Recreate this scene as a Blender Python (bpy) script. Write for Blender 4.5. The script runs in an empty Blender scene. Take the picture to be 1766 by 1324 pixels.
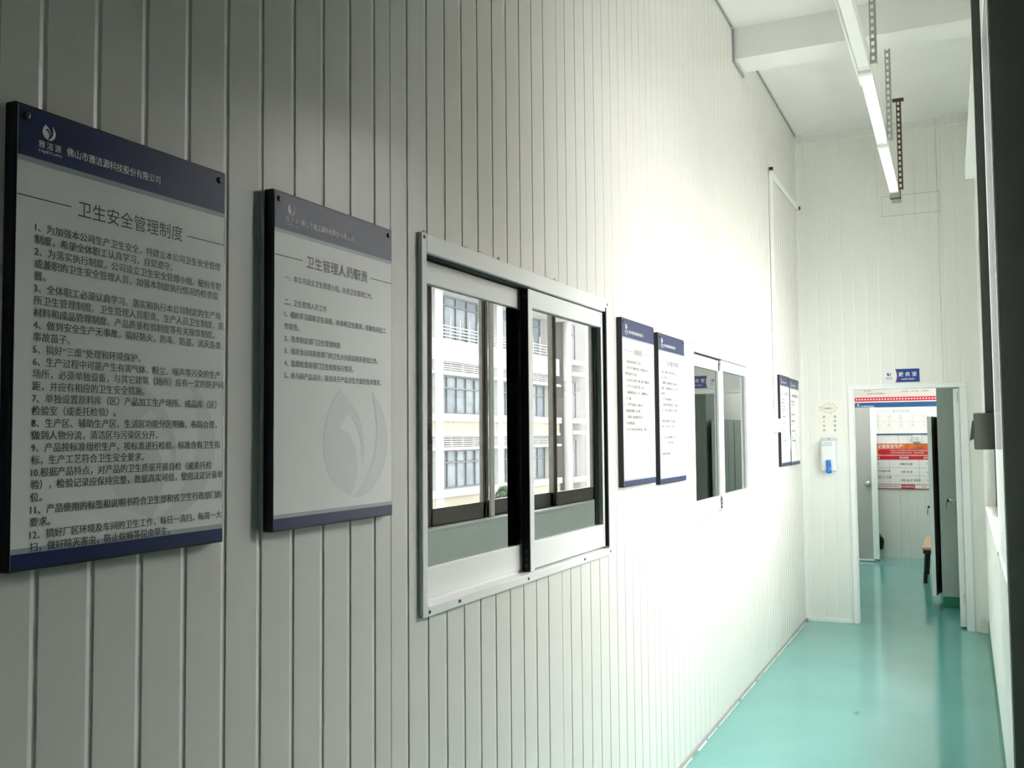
import bpy, bmesh, math, random
from mathutils import Vector, Matrix
from mathutils.geometry import tessellate_polygon

random.seed(7)
SC = bpy.context.scene
COL = SC.collection

# ------------------------------------------------------------------ camera
cam_data = bpy.data.cameras.new('camera')
cam = bpy.data.objects.new('camera', cam_data)
COL.objects.link(cam)
cam_data.sensor_fit = 'HORIZONTAL'
cam_data.sensor_width = 36.0
cam_data.lens = 36.0 * 1670.2 / 1766.0
cam_data.clip_start = 0.02
cam_data.clip_end = 300
def cam_axes(yaw, pitch, roll):
    cy, sy, cp, sp = math.cos(yaw), math.sin(yaw), math.cos(pitch), math.sin(pitch)
    F = Vector((-sy*cp, cy*cp, sp)); R = Vector((cy, sy, 0)); U = R.cross(F)
    cr, sr = math.cos(roll), math.sin(roll)
    return cr*R + sr*U, -sr*R + cr*U, F
R_, U_, F_ = cam_axes(math.radians(25.04432), math.radians(3.07301), math.radians(-0.51161))
CAM = Vector((1.28, 0, 1.59))
cam.matrix_world = Matrix(((R_.x, U_.x, -F_.x, CAM.x), (R_.y, U_.y, -F_.y, CAM.y), (R_.z, U_.z, -F_.z, CAM.z), (0, 0, 0, 1)))
SC.camera = cam

# ------------------------------------------------------------------ light
SKY = 11.0
LAMP = 1.2
GLOW = 90.0          # brighter patch of the overcast sky, up the yard
world = bpy.data.worlds.new('overcast_sky'); SC.world = world
world.use_nodes = True
wn = world.node_tree.nodes; wl = world.node_tree.links
bg = wn['Background']
bg.inputs['Color'].default_value = (1.0, 0.945, 0.93, 1)
tcw = wn.new('ShaderNodeTexCoord'); dot = wn.new('ShaderNodeVectorMath'); dot.operation = 'DOT_PRODUCT'
gaz, gel = math.radians(21), math.radians(21)
dot.inputs[1].default_value = (math.sin(gaz)*math.cos(gel), math.cos(gaz)*math.cos(gel), math.sin(gel))
mx0 = wn.new('ShaderNodeMath'); mx0.operation = 'MAXIMUM'; mx0.inputs[1].default_value = 0.0
pw0 = wn.new('ShaderNodeMath'); pw0.operation = 'POWER'; pw0.inputs[1].default_value = 22.0
ma0 = wn.new('ShaderNodeMath'); ma0.operation = 'MULTIPLY_ADD'; ma0.inputs[1].default_value = GLOW; ma0.inputs[2].default_value = SKY
wl.new(tcw.outputs['Generated'], dot.inputs[0]); wl.new(dot.outputs['Value'], mx0.inputs[0]); wl.new(mx0.outputs[0], pw0.inputs[0])
wl.new(pw0.outputs[0], ma0.inputs[0]); wl.new(ma0.outputs[0], bg.inputs['Strength'])
SC.view_settings.view_transform = 'Standard'
SC.view_settings.look = 'None'
SC.view_settings.exposure = 0.0
SC.view_settings.gamma = 1.0
SC.view_settings.use_curve_mapping = False
SC.cycles.max_bounces = 14
SC.cycles.diffuse_bounces = 8
SC.cycles.glossy_bounces = 6
SC.cycles.transmission_bounces = 6
SC.cycles.transparent_max_bounces = 12
SC.cycles.sample_clamp_indirect = 12
SC.cycles.caustics_reflective = False
SC.cycles.caustics_refractive = False

# ------------------------------------------------------------------ materials
MATS = {}
def mat(name, col, rough=0.5, metal=0.0, spec=0.5, noise=0.0, nscale=6.0, bump=0.0, bscale=40.0, coat=0.0):
    m = bpy.data.materials.new(name); m.use_nodes = True
    nt = m.node_tree; b = nt.nodes['Principled BSDF']
    b.inputs['Base Color'].default_value = (*col, 1)
    b.inputs['Roughness'].default_value = rough
    b.inputs['Metallic'].default_value = metal
    b.inputs['Specular IOR Level'].default_value = spec
    b.inputs['Coat Weight'].default_value = coat
    b.inputs['Coat Roughness'].default_value = 0.08
    if noise or bump:
        tc = nt.nodes.new('ShaderNodeTexCoord')
    if noise:
        n = nt.nodes.new('ShaderNodeTexNoise'); n.inputs['Scale'].default_value = nscale; n.inputs['Detail'].default_value = 5
        nt.links.new(tc.outputs['Object'], n.inputs['Vector'])
        cr = nt.nodes.new('ShaderNodeValToRGB')
        cr.color_ramp.elements[0].position = 0.3; cr.color_ramp.elements[1].position = 0.7
        cr.color_ramp.elements[0].color = (*[c*(1-noise) for c in col], 1)
        cr.color_ramp.elements[1].color = (*[min(1, c*(1+noise)) for c in col], 1)
        nt.links.new(n.outputs['Fac'], cr.inputs['Fac']); nt.links.new(cr.outputs['Color'], b.inputs['Base Color'])
    if bump:
        n = nt.nodes.new('ShaderNodeTexNoise'); n.inputs['Scale'].default_value = bscale; n.inputs['Detail'].default_value = 3
        nt.links.new(tc.outputs['Object'], n.inputs['Vector'])
        bp = nt.nodes.new('ShaderNodeBump'); bp.inputs['Strength'].default_value = bump; bp.inputs['Distance'].default_value = 0.01
        nt.links.new(n.outputs['Fac'], bp.inputs['Height']); nt.links.new(bp.outputs['Normal'], b.inputs['Normal'])
    MATS[name] = m
    return m
def glass(name, base, gain, tint):
    # coated window glass: a mirror-like coat over a tinted see-through pane
    m = bpy.data.materials.new(name); m.use_nodes = True
    nt = m.node_tree; nt.nodes.remove(nt.nodes['Principled BSDF']); out = nt.nodes['Material Output']
    g = nt.nodes.new('ShaderNodeBsdfGlossy'); g.inputs['Roughness'].default_value = 0.0; g.inputs['Color'].default_value = (0.93, 0.97, 0.97, 1)
    t = nt.nodes.new('ShaderNodeBsdfTransparent'); t.inputs['Color'].default_value = (*tint, 1)
    f = nt.nodes.new('ShaderNodeLayerWeight'); f.inputs['Blend'].default_value = 0.5      # 1 - |cos|: same from both faces
    pw = nt.nodes.new('ShaderNodeMath'); pw.operation = 'POWER'; pw.inputs[1].default_value = 5.0
    nt.links.new(f.outputs['Facing'], pw.inputs[0])
    ma = nt.nodes.new('ShaderNodeMath'); ma.operation = 'MULTIPLY_ADD'; ma.use_clamp = True
    ma.inputs[1].default_value = gain; ma.inputs[2].default_value = base
    mx = nt.nodes.new('ShaderNodeMixShader')
    nt.links.new(pw.outputs[0], ma.inputs[0]); nt.links.new(ma.outputs[0], mx.inputs['Fac'])
    nt.links.new(t.outputs[0], mx.inputs[1]); nt.links.new(g.outputs[0], mx.inputs[2]); nt.links.new(mx.outputs[0], out.inputs['Surface'])
    MATS[name] = m
    return m
WALL = mat('painted_steel_panel', (0.74, 0.725, 0.685), 0.34, spec=0.45, noise=0.02, nscale=1.5, bump=0.02, bscale=5)
WALLX = mat('end_wall_panel', (0.83, 0.83, 0.79), 0.4, spec=0.4)
CEIL = mat('ceiling_paint', (0.87, 0.87, 0.855), 0.8, noise=0.02, nscale=3)
def floor_mat():
    m = mat('green_epoxy_floor', (0.145, 0.41, 0.385), 0.12, spec=0.6, noise=0.05, nscale=2.0, bump=0.02, bscale=7)
    return m
FLOOR = floor_mat()
EPOXY_DARK = mat('green_epoxy_base', (0.03, 0.20, 0.12), 0.25)
ALU = mat('white_coated_aluminium', (0.87, 0.88, 0.875), 0.38, spec=0.5)
ALUD = mat('grey_aluminium', (0.38, 0.39, 0.38), 0.4, metal=0.5)
BRONZE = mat('dark_bronze_aluminium', (0.16, 0.15, 0.13), 0.42, metal=0.3, noise=0.15, nscale=20)
SHADEB = mat('painted_shade_black', (0.006, 0.009, 0.008), 0.6, spec=0.2)  # black for painted-in shade on window stile, jamb gap and track recess
BLACK = mat('black_plastic', (0.012, 0.013, 0.013), 0.4)
GLASS = glass('coated_window_glass', 0.30, 0.7, (0.10, 0.12, 0.12))
CLEAR = glass('clear_window_glass', 0.04, 0.9, (0.94, 0.97, 0.96))
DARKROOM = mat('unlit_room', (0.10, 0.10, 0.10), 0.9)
NAVY = mat('navy_print', (0.006, 0.018, 0.095), 0.38, spec=0.35)
BOARD = mat('white_board', (0.90, 0.90, 0.875), 0.32, spec=0.45)
BEDGE = mat('board_edge', (0.008, 0.010, 0.018), 0.45)
GREYP = mat('grey_print', (0.42, 0.46, 0.50), 0.35)
MARK = mat('pale_grey_print', (0.78, 0.79, 0.79), 0.34)
INK = mat('dark_print', (0.02, 0.02, 0.025), 0.5)
INKN = mat('navy_ink', (0.012, 0.016, 0.06), 0.5)
WHITEP = mat('white_print', (0.85, 0.86, 0.86), 0.4)
SIGNB = mat('blue_sign', (0.018, 0.05, 0.26), 0.3)
SIGNO = mat('orange_print', (0.80, 0.25, 0.08), 0.4)
PAPER = mat('cream_paper', (0.86, 0.84, 0.77), 0.7)
PLASTIC = mat('white_plastic', (0.80, 0.83, 0.85), 0.3)
PLASTICG = mat('grey_plastic', (0.62, 0.65, 0.67), 0.4)
BLUEF = mat('blue_film', (0.02, 0.16, 0.55), 0.25, noise=0.8, nscale=35)
LAMPW = mat('white_lamp_body', (0.84, 0.85, 0.84), 0.35)
TUBE = mat('lamp_diffuser', (0.90, 0.91, 0.90), 0.3)
TUBE.node_tree.nodes['Principled BSDF'].inputs['Emission Color'].default_value = (1, 0.98, 0.94, 1)
TUBE.node_tree.nodes['Principled BSDF'].inputs['Emission Strength'].default_value = LAMP
TUBEOFF = mat('unlit_lamp_diffuser', (0.88, 0.89, 0.88), 0.3)
RUST = mat('brown_painted_steel', (0.075, 0.055, 0.03), 0.6, noise=0.3, nscale=30)
GALV = mat('galvanised_steel', (0.42, 0.43, 0.42), 0.45, metal=0.4)
SWITCHG = mat('grey_with_backlit_shade', (0.065, 0.070, 0.060), 0.5)  # backlit shade of the switch box and conduit put into the grey
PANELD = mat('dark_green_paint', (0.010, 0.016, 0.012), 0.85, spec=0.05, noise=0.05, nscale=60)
LOCK = mat('grey_green_steel', (0.40, 0.45, 0.42), 0.45)
LOCKD = mat('shaded_grey_steel', (0.17, 0.17, 0.145), 0.5)  # locker door's shaded inner face put into a darker grey
LEAF_ = mat('grey_door_leaf', (0.42, 0.42, 0.40), 0.45)
CHROME = mat('steel_knob', (0.65, 0.65, 0.66), 0.15, metal=1.0)
WOOD = mat('bench_wood', (0.62, 0.40, 0.26), 0.45, noise=0.15, nscale=14)
RED = mat('red_print', (0.62, 0.015, 0.05), 0.4)
ORANGE = mat('orange_banner', (0.85, 0.20, 0.04), 0.4, noise=0.4, nscale=9)
BEIGE = mat('beige_print', (0.66, 0.61, 0.57), 0.5)
BLUEH = mat('blue_header_print', (0.02, 0.10, 0.24), 0.35)
TEAL = mat('teal_cloth', (0.05, 0.30, 0.28), 0.8)
CLOTHB = mat('black_cloth', (0.012, 0.012, 0.014), 0.8)
FACW = mat('white_facade', (0.62, 0.61, 0.60), 0.8)
FACC = mat('cream_facade', (0.56, 0.49, 0.39), 0.8, noise=0.04, nscale=3)
FACT = mat('tiled_facade', (0.33, 0.31, 0.31), 0.7, noise=0.05, nscale=20)
FACG = mat('facade_pane', (0.27, 0.30, 0.34), 0.2, noise=0.3, nscale=1.2)
FACF = mat('facade_window_frame', (0.20, 0.21, 0.22), 0.5)
FACL = mat('louvre_grey', (0.40, 0.41, 0.42), 0.6)
GROUND = mat('pale_paving', (0.45, 0.45, 0.43), 0.9)
LEAVES = mat('dull_green_leaves', (0.10, 0.16, 0.09), 0.7)
BARK = mat('tree_bark', (0.12, 0.09, 0.06), 0.9)
STAIN = mat('dull_floor_stain', (0.10, 0.24, 0.23), 0.4)
CAULK = mat('white_sealant', (0.86, 0.86, 0.84), 0.5)

# ------------------------------------------------------------------ helpers
def wloc(o):
    v = Vector((0, 0, 0))
    while o: v += o.location; o = o.parent
    return v
class MB:
    """collects shapes in world coordinates; build() links them as ONE mesh object"""
    def __init__(s): s.v = []; s.f = []
    def add(s, vs, fs):
        n = len(s.v); s.v += [tuple(p) for p in vs]; s.f += [tuple(i+n for i in f) for f in fs]; return s
    def box(s, x0, x1, y0, y1, z0, z1, bev=0.0):
        if bev <= 0:
            return s.add([(x0,y0,z0),(x1,y0,z0),(x1,y1,z0),(x0,y1,z0),(x0,y0,z1),(x1,y0,z1),(x1,y1,z1),(x0,y1,z1)],
                         [(0,3,2,1),(4,5,6,7),(0,1,5,4),(1,2,6,5),(2,3,7,6),(3,0,4,7)])
        bm = bmesh.new(); r = bmesh.ops.create_cube(bm, size=1)
        for v in bm.verts:
            v.co = ((x0+x1)/2 + v.co.x*(x1-x0), (y0+y1)/2 + v.co.y*(y1-y0), (z0+z1)/2 + v.co.z*(z1-z0))
        bmesh.ops.bevel(bm, geom=list(bm.edges), offset=bev, segments=2, profile=0.6, affect='EDGES')
        bm.verts.index_update()
        s.add([v.co[:] for v in bm.verts], [[v.index for v in f.verts] for f in bm.faces]); bm.free(); return s
    def tube(s, pts, r, seg=8, cap=True):
        pts = [Vector(p) for p in pts]; rs = r if isinstance(r, (list, tuple)) else [r]*len(pts)
        vs = []; fs = []; up0 = None
        for i, p in enumerate(pts):
            t = (pts[min(i+1, len(pts)-1)] - pts[max(i-1, 0)]).normalized()
            up = up0 if up0 is not None else (Vector((0,0,1)) if abs(t.z) < 0.9 else Vector((1,0,0)))
            a = t.cross(up).normalized(); b = a.cross(t).normalized(); up0 = b
            for k in range(seg):
                an = 2*math.pi*k/seg; vs.append(p + (a*math.cos(an) + b*math.sin(an))*rs[i])
        for i in range(len(pts)-1):
            for k in range(seg):
                k2 = (k+1) % seg
                fs.append((i*seg+k, i*seg+k2, (i+1)*seg+k2, (i+1)*seg+k))
        if cap:
            fs.append(tuple(range(seg-1, -1, -1))); fs.append(tuple((len(pts)-1)*seg+k for k in range(seg)))
        return s.add(vs, fs)
    def prism(s, poly, fn, d0, d1):
        """poly: 2D outline; fn(u,v,d)->xyz; extruded from depth d0 to d1"""
        n = len(poly); vs = [fn(u, v, d0) for u, v in poly] + [fn(u, v, d1) for u, v in poly]
        fs = [(i, (i+1) % n, n+(i+1) % n, n+i) for i in range(n)]
        for t in tessellate_polygon([[Vector((u, v, 0)) for u, v in poly]]):
            fs.append(tuple(t)); fs.append(tuple(n+i for i in reversed(t)))
        return s.add(vs, fs)
    def flat(s, poly, fn, d):
        vs = [fn(u, v, d) for u, v in poly]
        return s.add(vs, [tuple(t) for t in tessellate_polygon([[Vector((u, v, 0)) for u, v in poly]])])
    def rect(s, u0, u1, v0, v1, fn, d):
        return s.add([fn(u0,v0,d), fn(u1,v0,d), fn(u1,v1,d), fn(u0,v1,d)], [(0,1,2,3)])
    def lathe(s, prof, fn, seg=16):
        """prof: (radius, height); fn(a,b,h)->xyz"""
        vs = []; fs = []
        for r, h in prof:
            for k in range(seg):
                an = 2*math.pi*k/seg; vs.append(fn(r*math.cos(an), r*math.sin(an), h))
        for i in range(len(prof)-1):
            for k in range(seg):
                k2 = (k+1) % seg; fs.append((i*seg+k, i*seg+k2, (i+1)*seg+k2, (i+1)*seg+k))
        fs.append(tuple(range(seg-1, -1, -1))); fs.append(tuple((len(prof)-1)*seg+k for k in range(seg)))
        return s.add(vs, fs)
    def build(s, name, m, parent=None, kind=None, smooth=False, recalc=True):
        if parent is None:
            xs = [p[0] for p in s.v]; ys = [p[1] for p in s.v]; zs = [p[2] for p in s.v]
            org = Vector(((min(xs)+max(xs))/2, (min(ys)+max(ys))/2, min(zs)))
        else: org = wloc(parent)
        me = bpy.data.meshes.new(name)
        me.from_pydata([(p[0]-org.x, p[1]-org.y, p[2]-org.z) for p in s.v], [], s.f)
        if recalc:
            bm = bmesh.new(); bm.from_mesh(me); bmesh.ops.recalc_face_normals(bm, faces=bm.faces); bm.to_mesh(me); bm.free()
        me.materials.append(m)
        if smooth:
            for p in me.polygons: p.use_smooth = True
        o = bpy.data.objects.new(name, me); COL.objects.link(o)
        if parent is None: o.location = org
        else: o.parent = parent
        if kind: o['kind'] = kind
        return o
def tag(o, label, cat, group=None):
    o['label'] = label; o['category'] = cat
    if group: o['group'] = group
    return o
def thing(name, loc, label, cat, group=None):
    o = bpy.data.objects.new(name, None); COL.objects.link(o); o.location = loc
    o.empty_display_size = 0.05
    return tag(o, label, cat, group)
def setting(name, loc):
    o = bpy.data.objects.new(name, None); COL.objects.link(o); o.location = loc; o['kind'] = 'structure'
    o.empty_display_size = 0.05
    return o

_tc = {}
def glyphs(body, bold=0.0):
    k = (body, bold)
    if k in _tc: return _tc[k]
    c = bpy.data.curves.new('lettering_source', 'FONT'); c.body = body; c.size = 1.0; c.offset = bold; c.resolution_u = 2
    o = bpy.data.objects.new('lettering_source', c); COL.objects.link(o)
    bpy.context.view_layer.update()
    dg = bpy.context.evaluated_depsgraph_get()
    me = bpy.data.meshes.new_from_object(o.evaluated_get(dg))
    vs = [(v.co.x, v.co.y) for v in me.vertices]; fs = [tuple(p.vertices) for p in me.polygons]
    bpy.data.meshes.remove(me); bpy.data.objects.remove(o); bpy.data.curves.remove(c)
    if not vs: vs = [(0, 0)]
    _tc[k] = (vs, fs, min(v[0] for v in vs), max(v[0] for v in vs))
    return _tc[k]
def write(mb, body, u, v, em, fn, d, width=None, align='L', bold=0.0, sx=1.0):
    """v is the middle of the line"""
    vs, fs, a, b = glyphs(body)
    s = em
    k = (width/((b-a)*s)) if width else sx
    w = (b-a)*s*k
    u0 = u if align == 'L' else (u - w/2 if align == 'C' else u - w)
    for q in ((0,) if bold <= 0 else (-1, 0, 1)):
        mb.add([fn(u0 + (x-a)*s*k + q*bold*s, v + (y-0.36)*s, d + 0.00002*q) for x, y in vs], fs)
    return w

def chaikin(poly, sharp=(), n=2):
    for _ in range(n):
        out = []; ns = []
        for i, p in enumerate(poly):
            if i in sharp: ns.append(len(out)); out.append(p); continue
            a = poly[i-1]; b = poly[(i+1) % len(poly)]
            out.append((p[0]*.75+a[0]*.25, p[1]*.75+a[1]*.25)); out.append((p[0]*.75+b[0]*.25, p[1]*.75+b[1]*.25))
        poly = out; sharp = ns
    return poly
_LA = [(585,300),(690,410),(740,510),(770,640),(772,760),(757,850),(756,760),(742,640),(705,545),(655,465),(615,520),(585,575),(645,600),(692,680),(715,780),(718,880),(695,1000),(662,1060),(580,1010),(520,930),(480,800),(465,680),(480,560),(520,420)]
_LB = [(825,290),(890,380),(940,500),(962,650),(950,790),(910,920),(850,1010),(780,1065),(720,1077),(675,1066),(730,1025),(785,940),(835,830),(865,700),(873,560),(858,430)]
def logo_polys(cu, cv, w, h):
    def f(p): return (cu + (p[0]-714)/500*w, cv - (p[1]-683)/785*h)
    return [chaikin([f(p) for p in _LA], {0,5,9,11,17}), chaikin([f(p) for p in _LB], {0,9})]

# ------------------------------------------------------------------ room shell
H = 4.193; YE = 8.641; W = 1.40
Y0 = -1.2
def groove_profile(s0, s1, ribs, seams, dep, w):
    pts = [(s0, 0.0)]
    ev = [(r, 'r') for r in ribs] + [(q, 's') for q in seams]
    for c, k in sorted(ev):
        if k == 'r': pts += [(c-w*1.05, 0), (c-w*0.1, -dep), (c+w*0.4, -dep), (c+w*0.7, 0)]
        else: pts += [(c-0.0018, 0), (c-0.0015, -0.007), (c+0.0015, -0.007), (c+0.0018, 0)]
    pts.append((s1, 0.0)); return [p for p in pts if s0 <= p[0] <= s1]
def panel_wall(mb, prof, z0, z1, holes, fn, back):
    def at(s):
        for (a, da), (b, db) in zip(prof, prof[1:]):
            if a <= s <= b: return da + (db-da)*((s-a)/(b-a) if b > a else 0)
        return 0
    ss = sorted(set([p[0] for p in prof] + [h[0] for h in holes] + [h[1] for h in holes]))
    dd = dict(prof); zs = sorted(set([z0, z1] + [h[2] for h in holes] + [h[3] for h in holes]))
    idx = {}; vs = []; fs = []
    def vid(s, z, bk):
        k = (s, z, bk)
        if k not in idx:
            idx[k] = len(vs); vs.append(fn(s, back if bk else dd.get(s, at(s)), z))
        return idx[k]
    for a, b in zip(ss, ss[1:]):
        for c, d in zip(zs, zs[1:]):
            ms, mz = (a+b)/2, (c+d)/2
            if any(h[0] < ms < h[1] and h[2] < mz < h[3] for h in holes): continue
            fs.append((vid(a,c,0), vid(b,c,0), vid(b,d,0), vid(a,d,0)))
            fs.append((vid(a,c,1), vid(a,d,1), vid(b,d,1), vid(b,c,1)))
    for h in holes:
        for a, b in zip(ss, ss[1:]):
            if h[0] <= a and b <= h[1]:
                for z in (h[2], h[3]):
                    if z0 < z < z1: fs.append((vid(a,z,0), vid(b,z,0), vid(b,z,1), vid(a,z,1)))
        for c, d in zip(zs, zs[1:]):
            if h[2] <= c and d <= h[3]:
                for s in (h[0], h[1]): fs.append((vid(s,c,0), vid(s,d,0), vid(s,d,1), vid(s,c,1)))
    for z in (z0, z1):
        for a, b in zip(ss, ss[1:]):
            if not any(h[0] < (a+b)/2 < h[1] and (h[2] == z or h[3] == z) for h in holes):
                fs.append((vid(a,z,0), vid(b,z,0), vid(b,z,1), vid(a,z,1)))
    for s in (ss[0], ss[-1]):
        for c, d in zip(zs, zs[1:]): fs.append((vid(s,c,0), vid(s,d,0), vid(s,d,1), vid(s,c,1)))
    mb.add(vs, fs)
ribs = [-1.1+0.1*k for k in range(20)] + [1.032,1.136,1.238,1.341,1.444,1.546,1.65,1.754,1.857,1.959]
ribs = [r for r in ribs if r < 0.93 or r > 1.0]
seams = [0.955, 2.033]
for q in (2.033, 3.135, 4.215, 5.295, 6.375, 7.455):
    if q > 2.1: seams.append(q)
    ribs += [q+0.078+0.1*k for k in range(10)]
ribs = [r for r in ribs if r < YE-0.02]
W1 = (2.168, 3.622, 1.126, 2.125); W2 = (4.93, 6.385, 1.122, 2.075)
holes = [(w[0]+0.025, w[1]-0.02, w[2]+0.02, w[3]-0.03) for w in (W1, W2)]
mb = MB(); panel_wall(mb, groove_profile(Y0, YE, ribs, seams, 0.0020, 0.0090), 0, H, holes, lambda s, d, z: (d, s, z), -0.05)
mb.build('wall_left', WALL, kind='structure')
# end wall with the doorway
DX0, DX1, DZ = 0.405, 1.270, 1.972
xr = [0.06+0.1*k for k in range(14) if abs(0.06+0.1*k-1.13) > 0.03]
mb = MB(); panel_wall(mb, groove_profile(-0.05, W+0.14, xr, [1.13], 0.002, 0.008), 0, H, [(DX0, DX1, 0.0, DZ)], lambda s, d, z: (s, YE-d, z), -0.06)
mb.build('wall_far', WALLX, kind='structure')
# window side wall: masonry with one wide window opening
RY0, RY1, RZ0, RZ1 = 4.73, 7.66, 1.05, 2.95
NY0, NY1, NZ1 = 3.66, 4.46, 3.25  # narrow opening cut for the added window
mb = MB()
mb.box(W, W+0.16, Y0, NY0, 0, H); mb.box(W, W+0.16, NY1, RY0, 0, H); mb.box(W, W+0.16, RY1, YE, 0, H)
mb.box(W, W+0.16, NY0, NY1, 0, RZ0); mb.box(W, W+0.16, NY0, NY1, NZ1, H)
mb.box(W, W+0.16, RY0, RY1, 0, RZ0); mb.box(W, W+0.16, RY0, RY1, RZ1, H)
mb.build('wall_right', CEIL, kind='structure')
MB().box(-0.05, W+0.16, Y0-0.1, Y0, 0, H).build('wall_back', WALLX, kind='structure')
# floors, ceilings
LX0, LX1, LY1, LH = -0.95, 1.85, 13.30, 3.0
mb = MB(); mb.box(-0.05, W+0.16, Y0-0.1, YE+0.06, -0.15, 0); mb.box(LX0-0.1, LX1+0.1, YE+0.06, LY1+0.1, -0.15, 0)
mb.build('floor', FLOOR, kind='structure')
MB().box(-0.05, W+0.16, Y0-0.1, YE+0.06, H, H+0.2).build('ceiling', CEIL, kind='structure')
MB().box(0.0, W, 6.14, 6.40, 3.992, H).build('trim_1', CEIL, kind='structure')      # concrete beam
# locker room shell
mb = MB(); pr = groove_profile(LX0, LX1, [LX0+0.05+0.1*k for k in range(28)], [0.5], 0.002, 0.006)
panel_wall(mb, pr, 0, LH, [], lambda s, d, z: (s, LY1-d, z), -0.08); mb.build('wall_locker_room_back', WALLX, kind='structure')
MB().box(LX0-0.1, LX0, YE+0.06, LY1, 0, LH).build('wall_locker_room_left', WALLX, kind='structure')
LW = (10.3, 12.9, 1.95, 2.75)
mb = MB(); mb.box(LX1, LX1+0.1, YE+0.06, LW[0], 0, LH); mb.box(LX1, LX1+0.1, LW[1], LY1, 0, LH)
mb.box(LX1, LX1+0.1, LW[0], LW[1], 0, LW[2]); mb.box(LX1, LX1+0.1, LW[0], LW[1], LW[3], LH)
mb.build('wall_locker_room_right', WALLX, kind='structure')
MB().box(LX0-0.1, LX1+0.1, YE+0.06, LY1+0.1, LH, LH+0.15).build('ceiling_locker_room', CEIL, kind='structure')
mb = MB(); mb.box(LX0-0.1, -0.05, YE, YE+0.06, 0, LH); mb.box(W+0.16, LX1+0.1, YE, YE+0.06, 0, LH)
mb.build('wall_locker_room_front', WALLX, kind='structure')
# unlit rooms behind the left wall windows
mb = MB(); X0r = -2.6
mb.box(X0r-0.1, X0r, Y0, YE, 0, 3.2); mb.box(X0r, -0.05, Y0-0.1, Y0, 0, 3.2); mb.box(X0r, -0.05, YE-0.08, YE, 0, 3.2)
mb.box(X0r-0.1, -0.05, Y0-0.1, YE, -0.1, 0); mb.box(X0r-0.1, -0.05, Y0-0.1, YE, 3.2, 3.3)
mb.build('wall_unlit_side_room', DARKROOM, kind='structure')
# trims
mb = MB()
mb.box(0.0, W, YE-0.012, YE, H-0.085, H-0.075); mb.box(0.0, W, YE-0.02, YE, H-0.012, H)
mb.build('trim_2', ALU, kind='structure')
mb = MB(); mb.box(0.0, 0.022, YE-0.022, YE, 0.02, H-0.03); mb.build('trim_3', ALU, kind='structure')
mb = MB(); mb.box(1.345, W, YE-0.03, YE, 0.0, H-0.1); mb.build('trim_4', WALLX, kind='structure')
mb = MB(); mb.box(0.0, 0.010, Y0, 6.10, H-0.010, H); mb.box(0.0, 0.010, 6.42, YE, H-0.010, H)
mb.box(0.0, 0.010, 6.118, 6.138, 3.98, H-0.01); mb.box(0, 0.012, 6.12, 6.44, 3.972, 3.984); mb.build('trim_5', ALUD, kind='structure')
mb = MB(); mb.box(0.0, 0.010, Y0, YE-0.02, 0, 0.018); mb.build('baseboard_left', GALV, kind='structure')
mb = MB(); y = 2.5
while y < YE-0.1:
    l = random.uniform(0.15, 0.6); w = random.uniform(0.003, 0.009)
    mb.box(0.010, 0.010+w, y, min(y+l, YE-0.02), 0, 0.004); y += l + random.uniform(0.0, 0.12)
mb.build('trim_6', CAULK, kind='structure')
mb = MB(); mb.box(0.014, DX0-0.03, YE-0.016, YE, 0, 0.028); mb.build('baseboard_far', ALU, kind='structure')
mb = MB(); mb.box(W-0.004, W, Y0, YE-0.03, 0, 0.10); mb.build('baseboard_right', EPOXY_DARK, kind='structure')
MB().flat([(0.668+0.016*math.cos(a*0.52)*(1+0.15*math.sin(a*2.1)), 5.90+0.030*math.sin(a*0.52)) for a in range(12)], lambda u, v, d: (u, v, d), 0.0006).build('trim_10', STAIN, kind='structure')
# access hatch outlined on the end wall
mb = MB(); a, b, c, d = 0.697, 1.143, 3.404, 3.576; t = 0.0022
for r in ((a,b,c,c+t*1.5),(a,b,d-t*1.5,d),(a,a+t,c,d),(b-t,b,c,d)): mb.box(r[0], r[1], YE-0.001, YE+0.001, r[2], r[3])
mb.build('trim_7', GREYP, kind='structure')
# near right: dark painted panel and its pale edging on the window side wall
mb = MB(); mb.box(W-0.005, W, 1.0, 3.60, 0, H); mb.build('trim_8', PANELD, kind='structure')  # panel runs on unseen towards the camera to cut bounced light
mb = MB(); mb.box(W-0.010, W, 3.60, NY0, 0, H); mb.box(W-0.010, W, NY1, 4.50, 0, H); mb.box(W-0.010, W, NY0, NY1, 0, RZ0); mb.box(W-0.010, W, NY0, NY1, NZ1, H); mb.build('trim_9', ALU, kind='structure')

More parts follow.
